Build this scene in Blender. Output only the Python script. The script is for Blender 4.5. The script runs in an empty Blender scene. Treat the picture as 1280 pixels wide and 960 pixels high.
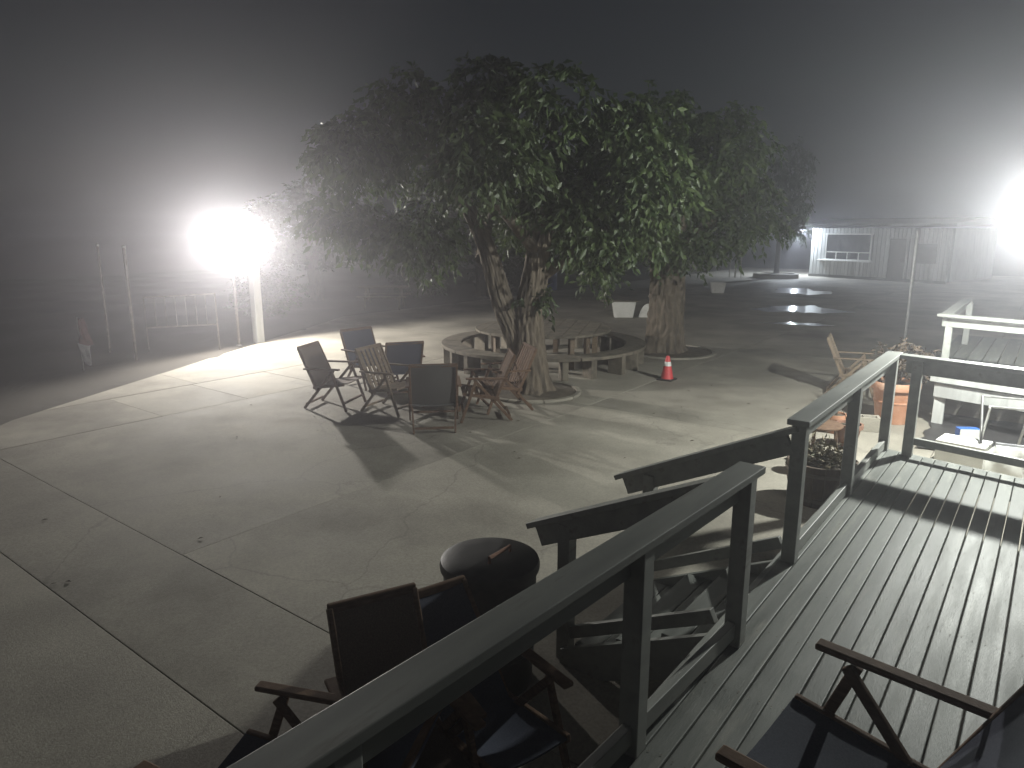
import bpy, math, random
import numpy as np
from mathutils import Vector, Matrix
R = math.radians
sc = bpy.context.scene
col = sc.collection
random.seed(7)

# ------------------------------------------------------------ camera
CAM_H = 2.8
cam_d = bpy.data.cameras.new('camera')
cam_d.sensor_width = 36
cam_d.lens = 36 * 886 / 1280
cam_d.clip_start = 0.05
cam_d.clip_end = 1500
cam = bpy.data.objects.new('camera', cam_d)
cam.location = (0, 0, CAM_H)
cam.rotation_euler = (R(90 - 12.4), 0, R(37.5))
col.objects.link(cam)
sc.camera = cam

# ------------------------------------------------------------ night sky
w = bpy.data.worlds.new('World')
sc.world = w
w.use_nodes = True
wn = w.node_tree.nodes
wl = w.node_tree.links
wn.clear()
sky = wn.new('ShaderNodeTexSky')
sky.sky_type = 'NISHITA'
sky.sun_disc = False
sky.sun_elevation = R(35)
sky.sun_rotation = R(200)
hs = wn.new('ShaderNodeHueSaturation')
hs.inputs['Saturation'].default_value = 0.5
bg = wn.new('ShaderNodeBackground')
bg.inputs['Strength'].default_value = 0.0041
wo = wn.new('ShaderNodeOutputWorld')
wl.new(sky.outputs[0], hs.inputs['Color'])
wl.new(hs.outputs[0], bg.inputs['Color'])
wl.new(bg.outputs[0], wo.inputs['Surface'])

# faint cool fill added for upward surfaces, no moon is known here
sun_d = bpy.data.lights.new('night_fill', 'SUN')
sun_d.energy = 0.006
sun_d.angle = R(10)
sun_d.color = (0.85, 0.92, 1.0)
sun = bpy.data.objects.new('night_fill', sun_d)
sun.rotation_euler = (R(55), 0, R(-20))
col.objects.link(sun)

LEFT_W, RIGHT_W, FAR_W = 2550.0, 1300.0, 1200.0      # the three lamps the place has
HAZE = 0.0092

vs = sc.view_settings
sc.display_settings.display_device = 'sRGB'
vs.view_transform = 'Standard'
vs.look = 'None'
vs.exposure = 0.0
vs.gamma = 1.0
vs.use_curve_mapping = False
cy = sc.cycles
cy.use_denoising = True
cy.denoiser = 'OPENIMAGEDENOISE'
cy.max_bounces = 6
cy.diffuse_bounces = 3
cy.glossy_bounces = 3
cy.transmission_bounces = 4
cy.volume_bounces = 1
cy.caustics_reflective = False
cy.caustics_refractive = False
cy.sample_clamp_indirect = 4.0

# ------------------------------------------------------------ materials
MATS = {}


def nodes_of(name):
    m = bpy.data.materials.new(name)
    m.use_nodes = True
    nt = m.node_tree
    b = nt.nodes['Principled BSDF']
    return m, nt, b


def mat(name, c1, c2=None, scale=6.0, rough=0.7, bump=0.0, bump_scale=None, stretch=(1, 1, 1), metallic=0.0,
        spec=0.5, detail=6, c3=None, c3_scale=1.0, c3_lo=0.5, c3_hi=0.7, rough_var=0.0, rand=0.0, coords='Object', speck=0.0, crack=0.0):
    """procedural surface: two-tone noise, optional third stain tone, per-object variation, bump"""
    m, nt, b = nodes_of(name)
    N, L = nt.nodes, nt.links
    tc = N.new('ShaderNodeTexCoord')
    mp = N.new('ShaderNodeMapping')
    mp.inputs['Scale'].default_value = stretch
    L.new(tc.outputs[coords], mp.inputs['Vector'])
    oi = N.new('ShaderNodeObjectInfo')
    add = N.new('ShaderNodeVectorMath')
    add.operation = 'MULTIPLY_ADD'
    comb = N.new('ShaderNodeCombineXYZ')
    for i in range(3):
        L.new(oi.outputs['Random'], comb.inputs[i])
    add.inputs[1].default_value = (37, 53, 71) if coords == 'Object' else (0, 0, 0)
    L.new(comb.outputs[0], add.inputs[0])
    L.new(mp.outputs[0], add.inputs[2])
    nz = N.new('ShaderNodeTexNoise')
    nz.inputs['Scale'].default_value = scale
    nz.inputs['Detail'].default_value = detail
    L.new(add.outputs[0], nz.inputs['Vector'])
    rp = N.new('ShaderNodeValToRGB')
    rp.color_ramp.elements[0].position = 0.3
    rp.color_ramp.elements[1].position = 0.72
    rp.color_ramp.elements[0].color = (*c1, 1)
    rp.color_ramp.elements[1].color = (*(c2 or c1), 1)
    L.new(nz.outputs['Fac'], rp.inputs['Fac'])
    out = rp.outputs['Color']
    if c3:
        n3 = N.new('ShaderNodeTexNoise')
        n3.inputs['Scale'].default_value = c3_scale
        n3.inputs['Detail'].default_value = 9
        n3.inputs['Roughness'].default_value = 0.62
        L.new(add.outputs[0], n3.inputs['Vector'])
        mr = N.new('ShaderNodeMapRange')
        mr.inputs[1].default_value = c3_lo
        mr.inputs[2].default_value = c3_hi
        L.new(n3.outputs['Fac'], mr.inputs[0])
        mx = N.new('ShaderNodeMix')
        mx.data_type = 'RGBA'
        L.new(mr.outputs[0], mx.inputs['Factor'])
        L.new(out, mx.inputs['A'])
        mx.inputs['B'].default_value = (*c3, 1)
        out = mx.outputs['Result']
    if speck:
        ns = N.new('ShaderNodeTexNoise')
        ns.inputs['Scale'].default_value = 55
        ns.inputs['Detail'].default_value = 3
        L.new(add.outputs[0], ns.inputs['Vector'])
        hs_ = N.new('ShaderNodeHueSaturation')
        ms = N.new('ShaderNodeMapRange')
        ms.inputs[1].default_value = .3
        ms.inputs[2].default_value = .7
        ms.inputs[3].default_value = 1 - speck
        ms.inputs[4].default_value = 1 + speck
        L.new(ns.outputs['Fac'], ms.inputs[0])
        L.new(ms.outputs[0], hs_.inputs['Value'])
        L.new(out, hs_.inputs['Color'])
        out = hs_.outputs['Color']
    if crack:
        nw = N.new('ShaderNodeTexNoise')
        nw.inputs['Scale'].default_value = 1.6
        nw.inputs['Detail'].default_value = 6
        L.new(add.outputs[0], nw.inputs['Vector'])
        va = N.new('ShaderNodeVectorMath')
        va.operation = 'MULTIPLY_ADD'
        va.inputs[1].default_value = (.55, .55, .55)
        L.new(nw.outputs['Color'], va.inputs[0])
        L.new(add.outputs[0], va.inputs[2])
        vo = N.new('ShaderNodeTexVoronoi')
        vo.feature = 'DISTANCE_TO_EDGE'
        vo.inputs['Scale'].default_value = .23
        L.new(va.outputs[0], vo.inputs['Vector'])
        mc = N.new('ShaderNodeMapRange')
        mc.inputs[1].default_value = .0008
        mc.inputs[2].default_value = .0035
        mc.inputs[3].default_value = 1 - crack
        mc.inputs[4].default_value = 1
        L.new(vo.outputs['Distance'], mc.inputs[0])
        hc = N.new('ShaderNodeHueSaturation')
        L.new(mc.outputs[0], hc.inputs['Value'])
        L.new(out, hc.inputs['Color'])
        out = hc.outputs['Color']
    if rand:
        hv = N.new('ShaderNodeHueSaturation')
        mr2 = N.new('ShaderNodeMapRange')
        mr2.inputs[3].default_value = 1 - rand
        mr2.inputs[4].default_value = 1 + rand
        L.new(oi.outputs['Random'], mr2.inputs[0])
        L.new(mr2.outputs[0], hv.inputs['Value'])
        L.new(out, hv.inputs['Color'])
        out = hv.outputs['Color']
    L.new(out, b.inputs['Base Color'])
    b.inputs['Roughness'].default_value = rough
    if rough_var:
        mr3 = N.new('ShaderNodeMapRange')
        mr3.inputs[3].default_value = rough - rough_var
        mr3.inputs[4].default_value = rough + rough_var
        L.new(nz.outputs['Fac'], mr3.inputs[0])
        L.new(mr3.outputs[0], b.inputs['Roughness'])
    b.inputs['Metallic'].default_value = metallic
    b.inputs['Specular IOR Level'].default_value = spec
    if bump:
        nb = N.new('ShaderNodeTexNoise')
        nb.inputs['Scale'].default_value = bump_scale or scale * 4
        nb.inputs['Detail'].default_value = 8
        L.new(add.outputs[0], nb.inputs['Vector'])
        bp = N.new('ShaderNodeBump')
        bp.inputs['Strength'].default_value = 1.0
        bp.inputs['Distance'].default_value = bump
        L.new(nb.outputs['Fac'], bp.inputs['Height'])
        L.new(bp.outputs[0], b.inputs['Normal'])
    MATS[name] = m
    return m


def emit(name, c, s):
    m, nt, b = nodes_of(name)
    b.inputs['Base Color'].default_value = (0.8, 0.8, 0.8, 1)
    b.inputs['Emission Color'].default_value = (*c, 1)
    b.inputs['Emission Strength'].default_value = s
    MATS[name] = m
    return m


mat('concrete', (.24, .222, .184), (.385, .358, .302), 1.1, .82, .0022, 110, c3=(.15, .137, .112), c3_scale=.5, c3_lo=.48, c3_hi=.74, rough_var=.14, rand=.07, speck=.16, crack=.2)
mat('joint_dirt', (.05, .045, .04), (.09, .08, .065), 9, .95, coords='Generated')
mat('soil', (.03, .027, .022), (.06, .052, .04), 1.3, .95, .03, 7, coords='Generated')
mat('well_soil', (.06, .05, .038), (.13, .11, .08), 5, .95, .02, 22)
mat('deck_paint', (.14, .148, .137), (.215, .224, .208), 2.2, .5, .0015, 46, stretch=(6, .7, 6), c3=(.27, .27, .24), c3_scale=2.4, c3_lo=.56, c3_hi=.74, rough_var=.16, rand=.2, spec=.2)
mat('rail_paint', (.22, .23, .215), (.33, .335, .31), 3, .5, .0004, 90, stretch=(3, .5, 3), c3=(.14, .13, .11), c3_scale=3, c3_lo=.58, c3_hi=.75, rand=.08, rough_var=.1)
mat('old_timber', (.105, .09, .068), (.20, .175, .135), 7, .8, .003, 50, stretch=(1, 1, 1), c3=(.07, .062, .05), c3_scale=4, rand=.12)
mat('teak', (.10, .06, .04), (.18, .115, .075), 8, .8, .001, 40, stretch=(2, 2, 8), rand=.15, spec=.2)
mat('pale_teak', (.13, .095, .062), (.235, .175, .12), 8, .6, .001, 40, stretch=(2, 2, 8), rand=.12)
mat('sling_grey', (.08, .08, .08), (.13, .127, .122), 160, .85, .0006, 400)
mat('sling_navy', (.03, .036, .062), (.06, .07, .105), 150, .85, .0006, 400)
mat('sling_brown', (.12, .088, .068), (.19, .145, .115), 150, .85, .0006, 400)
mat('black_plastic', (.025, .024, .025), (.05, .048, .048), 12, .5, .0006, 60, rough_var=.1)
mat('bark', (.085, .068, .05), (.20, .165, .125), 9, .95, .02, 26, stretch=(1, 1, .22), c3=(.05, .042, .033), c3_scale=6)
mat('dark_bark', (.05, .042, .034), (.11, .092, .07), 9, .95, .015, 26, stretch=(1, 1, .25))
mat('terracotta', (.36, .16, .085), (.5, .26, .16), 5, .8, .0012, 60, c3=(.52, .36, .27), c3_scale=3, rough_var=.1)
mat('clay_dark', (.17, .085, .055), (.27, .14, .09), 7, .8, .001, 60, rand=.2)
mat('barrel_wood', (.075, .055, .04), (.14, .10, .072), 8, .8, .002, 50, stretch=(4, 4, 1), rand=.15)
mat('white_paint', (.66, .66, .62), (.8, .8, .77), 4, .6, .001, 40, c3=(.45, .43, .38), c3_scale=3, c3_lo=.6, c3_hi=.8)
mat('siding', (.40, .41, .40), (.55, .56, .54), 4, .65, .001, 40, stretch=(3, 3, .4), c3=(.27, .27, .25), c3_scale=1.2, c3_lo=.55, c3_hi=.8, rand=.2)
mat('dark_roof', (.04, .04, .042), (.075, .073, .07), 8, .9, .004, 40)
mat('door_paint', (.10, .10, .10), (.15, .15, .145), 4, .6)
mat('steel', (.28, .28, .28), (.46, .46, .45), 10, .42, .0004, 60, metallic=.85, rough_var=.12)
mat('rusty_steel', (.10, .085, .07), (.22, .19, .16), 14, .7, .001, 60, metallic=.4, rough_var=.15)
mat('lamp_housing', (.05, .05, .05), (.09, .09, .09), 10, .5, metallic=.4)
mat('cone_orange', (.55, .05, .06), (.68, .08, .08), 6, .5, .0006, 50, c3=(.3, .05, .03), c3_scale=8, c3_lo=.6, c3_hi=.8)
mat('reflective_white', (.7, .7, .68), (.82, .82, .8), 20, .35)
mat('rubber', (.02, .02, .02), (.04, .04, .04), 20, .8)
mat('blue_plastic', (.02, .05, .22), (.03, .08, .32), 6, .45)
mat('bright_blue', (.03, .12, .45), (.05, .18, .6), 6, .4)
mat('dead_leaf', (.05, .036, .024), (.10, .072, .046), 9, .9)
mat('succulent', (.09, .10, .05), (.2, .15, .09), 9, .7)
mat('cardboard', (.25, .2, .14), (.36, .29, .2), 5, .9)
mat('red_cloth', (.09, .03, .028), (.16, .06, .05), 8, .9)
mat('pale_cloth', (.22, .22, .24), (.36, .36, .37), 8, .9)
mat('mirror_grey', (.3, .33, .35), (.4, .42, .44), 3, .25)
emit('flood_glow', (1.0, .965, .9), 160)
emit('bulb_glow', (.96, 1.0, .92), 120)
emit('wallpack_glow', (.82, .9, 1.0), 900)

# leaves: two-sided, slightly translucent
for nm, ca, cb in (('leaf', (.028, .05, .016), (.085, .12, .04)), ('dark_leaf', (.025, .045, .018), (.055, .085, .03))):
    m, nt, b = nodes_of(nm)
    N, L = nt.nodes, nt.links
    geo = N.new('ShaderNodeNewGeometry')
    rp = N.new('ShaderNodeValToRGB')
    rp.color_ramp.elements[0].color = (*ca, 1)
    rp.color_ramp.elements[1].color = (*cb, 1)
    L.new(geo.outputs['Random Per Island'], rp.inputs['Fac'])
    L.new(rp.outputs['Color'], b.inputs['Base Color'])
    b.inputs['Roughness'].default_value = .5
    tr = N.new('ShaderNodeBsdfTranslucent')
    L.new(rp.outputs['Color'], tr.inputs['Color'])
    mx = N.new('ShaderNodeMixShader')
    mx.inputs[0].default_value = .3
    L.new(b.outputs[0], mx.inputs[1])
    L.new(tr.outputs[0], mx.inputs[2])
    L.new(mx.outputs[0], nt.nodes['Material Output'].inputs['Surface'])
    MATS[nm] = m

# wet water film
m, nt, b = nodes_of('water_film')
b.inputs['Base Color'].default_value = (.05, .05, .05, 1)
b.inputs['Roughness'].default_value = .14
b.inputs['Specular IOR Level'].default_value = .6
N, L = nt.nodes, nt.links
tc = N.new('ShaderNodeTexCoord')
nz = N.new('ShaderNodeTexNoise')
nz.inputs['Scale'].default_value = 5
nz.inputs['Detail'].default_value = 5
L.new(tc.outputs['Object'], nz.inputs['Vector'])
bp = N.new('ShaderNodeBump')
bp.inputs['Distance'].default_value = .004
L.new(nz.outputs['Fac'], bp.inputs['Height'])
L.new(bp.outputs[0], b.inputs['Normal'])
MATS['water_film'] = m

# window glass
m, nt, b = nodes_of('dark_glass')
b.inputs['Base Color'].default_value = (.012, .013, .015, 1)
b.inputs['Roughness'].default_value = .06
MATS['dark_glass'] = m


# ------------------------------------------------------------ mesh helpers
class MB:
    def __init__(self):
        self.v = []
        self.f = []

    def add(self, vs_, fs_):
        o = len(self.v)
        self.v += [tuple(p) for p in vs_]
        self.f += [tuple(i + o for i in f) for f in fs_]
        return self

    def box(self, c, s, M=None):
        x, y, z = (k / 2 for k in s)
        P = [Vector(p) for p in ((-x, -y, -z), (x, -y, -z), (x, y, -z), (-x, y, -z), (-x, -y, z), (x, -y, z), (x, y, z), (-x, y, z))]
        if M is not None:
            P = [M @ p for p in P]
        c = Vector(c)
        return self.add([p + c for p in P], [(0, 3, 2, 1), (4, 5, 6, 7), (0, 1, 5, 4), (1, 2, 6, 5), (2, 3, 7, 6), (3, 0, 4, 7)])

    def bar(self, a, b, wd, th, side=(0, 1, 0)):
        """rectangular bar from a to b; wd across 'side', th across the other"""
        a, b = Vector(a), Vector(b)
        d = (b - a)
        ln = d.length
        d.normalize()
        s = Vector(side)
        s = (s - d * s.dot(d)).normalized()
        t = d.cross(s)
        M = Matrix((d, s, t)).transposed()
        return self.box((a + b) / 2, (ln, wd, th), M)

    def tube(self, pts, rs, n=10, caps=True):
        pts = [Vector(p) for p in pts]
        if not hasattr(rs, '__len__'):
            rs = [rs] * len(pts)
        o = len(self.v)
        up = Vector((0, 0, 1))
        for i, p in enumerate(pts):
            d = (pts[min(i + 1, len(pts) - 1)] - pts[max(i - 1, 0)]).normalized()
            ref = Vector((1, 0, 0)) if abs(d.z) > .9 else up
            s = d.cross(ref).normalized()
            t = d.cross(s).normalized()
            for k in range(n):
                a = 2 * math.pi * k / n
                self.v.append(tuple(p + (s * math.cos(a) + t * math.sin(a)) * rs[i]))
        for i in range(len(pts) - 1):
            for k in range(n):
                k2 = (k + 1) % n
                self.f.append((o + i * n + k, o + i * n + k2, o + (i + 1) * n + k2, o + (i + 1) * n + k))
        if caps:
            self.f.append(tuple(o + k for k in range(n)))
            self.f.append(tuple(o + (len(pts) - 1) * n + k for k in reversed(range(n))))
        return self

    def lathe(self, prof, n=32, c=(0, 0, 0), a0=0, a1=2 * math.pi):
        o = len(self.v)
        full = abs(a1 - a0 - 2 * math.pi) < 1e-6
        m_ = n if full else n + 1
        for (r, z) in prof:
            for k in range(m_):
                a = a0 + (a1 - a0) * k / n
                self.v.append((c[0] + r * math.cos(a), c[1] + r * math.sin(a), c[2] + z))
        for i in range(len(prof) - 1):
            for k in range(n):
                k2 = (k + 1) % m_
                self.f.append((o + i * m_ + k, o + i * m_ + k2, o + (i + 1) * m_ + k2, o + (i + 1) * m_ + k))
        return self

    def prism(self, poly, z0, z1):
        n = len(poly)
        o = [(x, y, z0) for x, y in poly] + [(x, y, z1) for x, y in poly]
        return self.add(o, [tuple(reversed(range(n))), tuple(range(n, 2 * n))] + [(k, (k + 1) % n, n + (k + 1) % n, n + k) for k in range(n)])

    def mesh(self, name, m, smooth=False):
        me = bpy.data.meshes.new(name)
        me.from_pydata(self.v, [], self.f)
        me.materials.append(MATS[m])
        if smooth:
            me.polygons.foreach_set('use_smooth', [True] * len(me.polygons))
        me.update()
        return me

    def build(self, name, m, parent=None, bevel=0, smooth=False, loc=(0, 0, 0), kind=None):
        ob = bpy.data.objects.new(name, self.mesh(name, m, smooth))
        col.objects.link(ob)
        ob.location = loc
        if parent is not None:
            ob.parent = parent
        if bevel:
            b = ob.modifiers.new('edge', 'BEVEL')
            b.width = bevel
            b.segments = 2
            b.limit_method = 'ANGLE'
            b.angle_limit = R(40)
        if smooth:
            s = ob.modifiers.new('split', 'EDGE_SPLIT')
            s.split_angle = R(42)
        if kind:
            ob['kind'] = kind
        return ob


def tag(o, label=None, cat=None, group=None, kind=None):
    for k, v_ in (('label', label), ('category', cat), ('group', group), ('kind', kind)):
        if v_:
            o[k] = v_
    return o


def thing(name, label, cat, loc=(0, 0, 0), rz=0.0, group=None):
    o = bpy.data.objects.new(name, None)
    o.empty_display_size = .2
    col.objects.link(o)
    o.location = loc
    o.rotation_euler = (0, 0, rz)
    return tag(o, label, cat, group)


def copy_tree(o, parent=None):
    c = o.copy()
    col.objects.link(c)
    if parent is not None:
        c.parent = parent
    for ch in list(o.children):
        copy_tree(ch, c)
    return c


def lamp_light(name, loc, watts, colr, radius, parent, aim_=None, cone=160, blend=.7):
    d = bpy.data.lights.new(name, 'SPOT' if aim_ else 'POINT')
    if aim_:
        d.spot_size = R(cone)
        d.spot_blend = blend
    d.energy = watts
    d.color = colr
    d.shadow_soft_size = radius
    o = bpy.data.objects.new(name, d)
    col.objects.link(o)
    o.location = loc
    if aim_:
        o.rotation_euler = Vector(aim_).to_track_quat('-Z', 'Y').to_euler()
    o.parent = parent
    return o


# ------------------------------------------------------------ ground
def grid_sheet(x0, x1, y0, y1, nx, ny, zf):
    mb = MB()
    for j in range(ny + 1):
        for i in range(nx + 1):
            x = x0 + (x1 - x0) * i / nx
            y = y0 + (y1 - y0) * j / ny
            mb.v.append((x, y, zf(x, y)))
    for j in range(ny):
        for i in range(nx):
            a = j * (nx + 1) + i
            mb.f.append((a, a + 1, a + nx + 2, a + nx + 1))
    return mb


tag(grid_sheet(-300, 300, -300, 300, 8, 8, lambda x, y: -.05).build('ground', 'soil'), kind='structure')


def edge_x(y):      # left edge of the paving
    return max(-12.05 - (y - 3.4) * .545, -18.3)


def verge_z(x, y):
    """loose soil that creeps a little over the edge of the paving"""
    creep = .22 + .16 * math.sin(y * 2.3 + 1.1 * math.sin(y * .9)) + .10 * math.sin(y * 5.9 + x * 2) + .05 * math.sin(y * 13.1 - x * 7)
    d = edge_x(y) + creep - x
    n = .05 * math.sin(x * 1.7 + y * .6) + .04 * math.sin(x * .8 - y * 1.9 + 1)
    if d < 0:
        return -.03
    return -.03 + min(d, .5) * .085 + max(0, min(1, (d - .5) / 1.5)) * (.08 + n) + .008 * math.sin(x * 9 + y * 4) * math.sin(y * 8 - x * 5)


tag(grid_sheet(-44, -10.5, -8, 56, 170, 330, lambda x, y: verge_z(x, y)).build('soil_verge', 'soil', smooth=True), kind='structure')

pav = tag(MB().prism([(edge_x(-6), -6), (9, -6), (9, 52), (-18.3, 52), (-18.3, 14.87), (-12.05, 3.4)], -.048, -.022).build('pavement', 'joint_dirt'), kind='structure')


def clip(poly, n, d):          # keep points with n.p >= d
    out = []
    for i in range(len(poly)):
        a, b_ = poly[i], poly[(i + 1) % len(poly)]
        da, db = a[0] * n[0] + a[1] * n[1] - d, b_[0] * n[0] + b_[1] * n[1] - d
        if da >= 0:
            out.append(a)
        if (da >= 0) != (db >= 0):
            t = da / (da - db)
            out.append((a[0] + (b_[0] - a[0]) * t, a[1] + (b_[1] - a[1]) * t))
    return out


def slab(x0, x1, y0, y1):
    g_ = .0035
    poly = [(x0 + g_, y0 + g_), (x1 - g_, y0 + g_), (x1 - g_, y1 - g_), (x0 + g_, y1 - g_)]
    ln = math.hypot(1, .545)
    poly = clip(poly, (1 / ln, .545 / ln), (-12.05 + .545 * 3.4) / ln)
    if len(poly) < 3:
        return
    cx = sum(p[0] for p in poly) / len(poly)
    cy_ = sum(p[1] for p in poly) / len(poly)
    dz = random.uniform(-.003, .003)
    mb = MB().prism([(x - cx, y - cy_) for x, y in poly], -.1, 0)
    mb.build('concrete_slab', 'concrete', pav, bevel=.004, loc=(cx, cy_, dz))


rows = [-6, -1.1, 1.85, 2.8, 9.6, 16.4, 23.2, 30, 38, 52]
for j in range(len(rows) - 1):
    for x0, x1 in (((-10.6, -5.8), (-5.8, -1.0), (-1.0, 3.8), (3.8, 9)) if j > 2 else ((-10.6, -1.0), (-1.0, 9))):
        slab(x0, x1, rows[j], rows[j + 1])
y = -6.0
for y1 in [1.85, 2.8, 5.05, 6.5, 8, 9.6, 11.2, 13, 14.8, 16.4, 18.6, 21, 23.2, 26.5, 30, 38, 52]:
    slab(-12.4, -10.6, y, y1)
    y = y1
y = -6.0
for y1 in [2.8, 6.6, 10.2, 13.8, 18, 23.2, 30, 38, 52]:
    slab(-18.3, -12.4, y, y1)
    y = y1


# wet patches on the far paving
def puddle(cx, cy_, rx, ry, rot, seed):
    rnd = random.Random(seed)
    ph = [rnd.uniform(0, 6.28) for _ in range(5)]
    pts = []
    for k in range(72):
        a = 2 * math.pi * k / 72
        r = 1 + .2 * math.sin(2 * a + ph[0]) + .16 * math.sin(3 * a + ph[1]) + .13 * math.sin(5 * a + ph[2]) + .09 * math.sin(9 * a + ph[3]) + .06 * math.sin(14 * a + ph[4])
        x, y_ = rx * r * math.cos(a), ry * r * math.sin(a)
        pts.append((x * math.cos(rot) - y_ * math.sin(rot), x * math.sin(rot) + y_ * math.cos(rot)))
    o = MB().add([(x, y_, 0) for x, y_ in pts], [tuple(range(72))]).build('puddle', 'water_film', loc=(cx, cy_, .0075))
    return tag(o, kind='structure')


puddle(-7.15, 26.0, 1.2, 1.35, R(20), 3)
puddle(-6.1, 21.9, .95, .26, R(25), 5)
puddle(-9.3, 33.6, 1.1, 1.7, R(10), 9)


# ------------------------------------------------------------ deck, stairs, railings
DZ = .6
EX = -1.27                      # left edge of the deck
FAR = 7.85                      # far edge at the left corner


def far_y(x):
    return FAR - (x - EX) * .2


deck = thing('deck', 'low wooden deck of narrow grey painted boards under the camera', 'deck', (EX, FAR, 0))
PITCH = .1075
for i in range(34):
    x0 = EX + i * PITCH
    x1 = x0 + PITCH - .007
    ya, yb = far_y(x0), far_y(x1)
    dz = random.uniform(-.0015, .0015)
    mb = MB()
    n_ = 7
    P = []
    for k in range(n_ + 1):
        t = k / n_
        sag = random.uniform(-.0012, .0012)
        wob = random.uniform(-.0014, .0014)
        for (x, yy) in ((x0, ya), (x1, yb)):
            P.append((x - EX + wob, -1.8 + (yy + 1.8) * t - FAR, DZ - .03 + dz + sag))
            P.append((x - EX + wob, -1.8 + (yy + 1.8) * t - FAR, DZ + dz + sag))
    fs = []
    for k in range(n_):
        a = k * 4
        b_ = a + 4
        fs += [(a + 1, a + 3, b_ + 3, b_ + 1), (a, b_, b_ + 2, a + 2), (a, a + 1, b_ + 1, b_), (a + 2, b_ + 2, b_ + 3, a + 3)]
    fs += [(0, 2, 3, 1), (n_ * 4, n_ * 4 + 1, n_ * 4 + 3, n_ * 4 + 2)]
    mb.add(P, fs).build('board', 'deck_paint', deck, bevel=.005)
dl = Matrix.Translation((-EX, -FAR, 0))
scr = MB()
for i in range(34):
    for jy in range(15):
        y_ = -1.2 + jy * .61
        if y_ > far_y(EX + i * PITCH) - .05:
            continue
        for fx_ in (.024, .076):
            cx_, cy_ = EX + i * PITCH + fx_ + random.uniform(-.004, .004), y_ + random.uniform(-.012, .012)
            ring = [(cx_ + .0045 * math.cos(a * math.pi / 3), cy_ + .0045 * math.sin(a * math.pi / 3), DZ + .0035) for a in range(6)]
            scr.add(ring, [tuple(range(6))])
scr.build('screw_heads', 'rusty_steel', deck, kind='stuff').matrix_local = dl
MB().box((EX - .022, (FAR - 1.8) / 2, DZ - .13), (.038, FAR + 1.8, .235)).build('fascia', 'rail_paint', deck, bevel=.004).matrix_local = dl
MB().bar((EX, FAR + .024, DZ - .13), (2.4, far_y(2.4) + .024, DZ - .13), .235, .038, (0, 0, 1)).build('fascia', 'rail_paint', deck, bevel=.004).matrix_local = dl
for k in range(4):
    MB().box((EX + .12 + k * 1.1, 3, DZ - .13), (.045, 9.2, .18)).build('joist', 'old_timber', deck).matrix_local = dl
for yy in (-1, 1.6, 4.2, 6.9):
    MB().box((EX + .1, yy, .24), (.09, .09, .5)).build('support_post', 'old_timber', deck).matrix_local = dl


def railing(label, segs, posts, bottoms=(), name='deck_railing', loc=None):
    """segs: (a,b) line of the cap top; posts: (x,y,z0,z1)"""
    base = loc or (posts[0][0], posts[0][1], posts[0][2])
    t = thing(name, label, 'railing', base)
    T = Matrix.Translation([-k for k in base])

    def put(mb, nm, bv=.004):
        mb.build(nm, 'rail_paint', t, bevel=bv).matrix_local = T
    for a, b_ in segs:
        a, b_ = Vector(a), Vector(b_)
        d = (b_ - a).normalized()
        side = Vector((-d.y, d.x, 0)).normalized()
        put(MB().bar(a - Vector((0, 0, .019)), b_ - Vector((0, 0, .019)), .14, .038, side), 'cap_board')
        put(MB().bar(a - Vector((0, 0, .11)) + d * .05 + side * .03, b_ - Vector((0, 0, .11)) - d * (.05 if abs(d.z) < .1 else .1) + side * .03, .038, .138, side), 'top_rail')
    for p in posts:
        x, y_, z0, z1 = p
        put(MB().box((x, y_, (z0 + z1) / 2), (.09, .09, z1 - z0)), 'post', .005)
    for a, b_, h in bottoms:
        a, b_ = Vector(a), Vector(b_)
        d = (b_ - a).normalized()
        side = Vector((-d.y, d.x, 0)).normalized()
        put(MB().bar(a, b_, .045, h, side), 'bottom_rail')
    return t


ZT = 1.6
RX = -1.21
def near_x(y_):
    return -1.335 + (y_ + .1) * .0515


railing('dark railing along deck edge from the stairs towards the bottom left corner',
        [((near_x(-.6), -.6, ZT), (near_x(3.56), 3.56, ZT))],
        [(near_x(y_), y_, DZ - .2 if y_ < 2 else DZ, ZT - .04) for y_ in (3.48, 2.42, .95, -.5)],
        [((near_x(-.45), -.45, DZ + .1), (near_x(3.43), 3.43, DZ + .1), .09)])
railing('short green lit deck railing between the stair post and the far corner',
        [((RX, 4.58, ZT), (RX, 7.86, ZT))],
        [(RX, 4.66, DZ, ZT - .04), (RX, 6.22, DZ, ZT - .04), (RX, 7.78, DZ, ZT - .04)],
        [((RX, 4.71, DZ + .065), (RX, 7.73, DZ + .065), .09)])
fx = -.98
railing('railing closing the far end of the deck, in front of the terracotta pot',
        [((RX + .07, far_y(RX) - .09, ZT - .002), (2.3, far_y(2.3) - .09, ZT - .002))],
        [(fx, far_y(fx) - .09, DZ, ZT - .042), (.28, far_y(.28) - .09, DZ, ZT - .042), (1.7, far_y(1.7) - .09, DZ, ZT - .042)],
        [((fx + .05, far_y(fx) - .1, DZ + .16), (2.3, far_y(2.3) - .09, DZ + .16), .07)])
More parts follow.
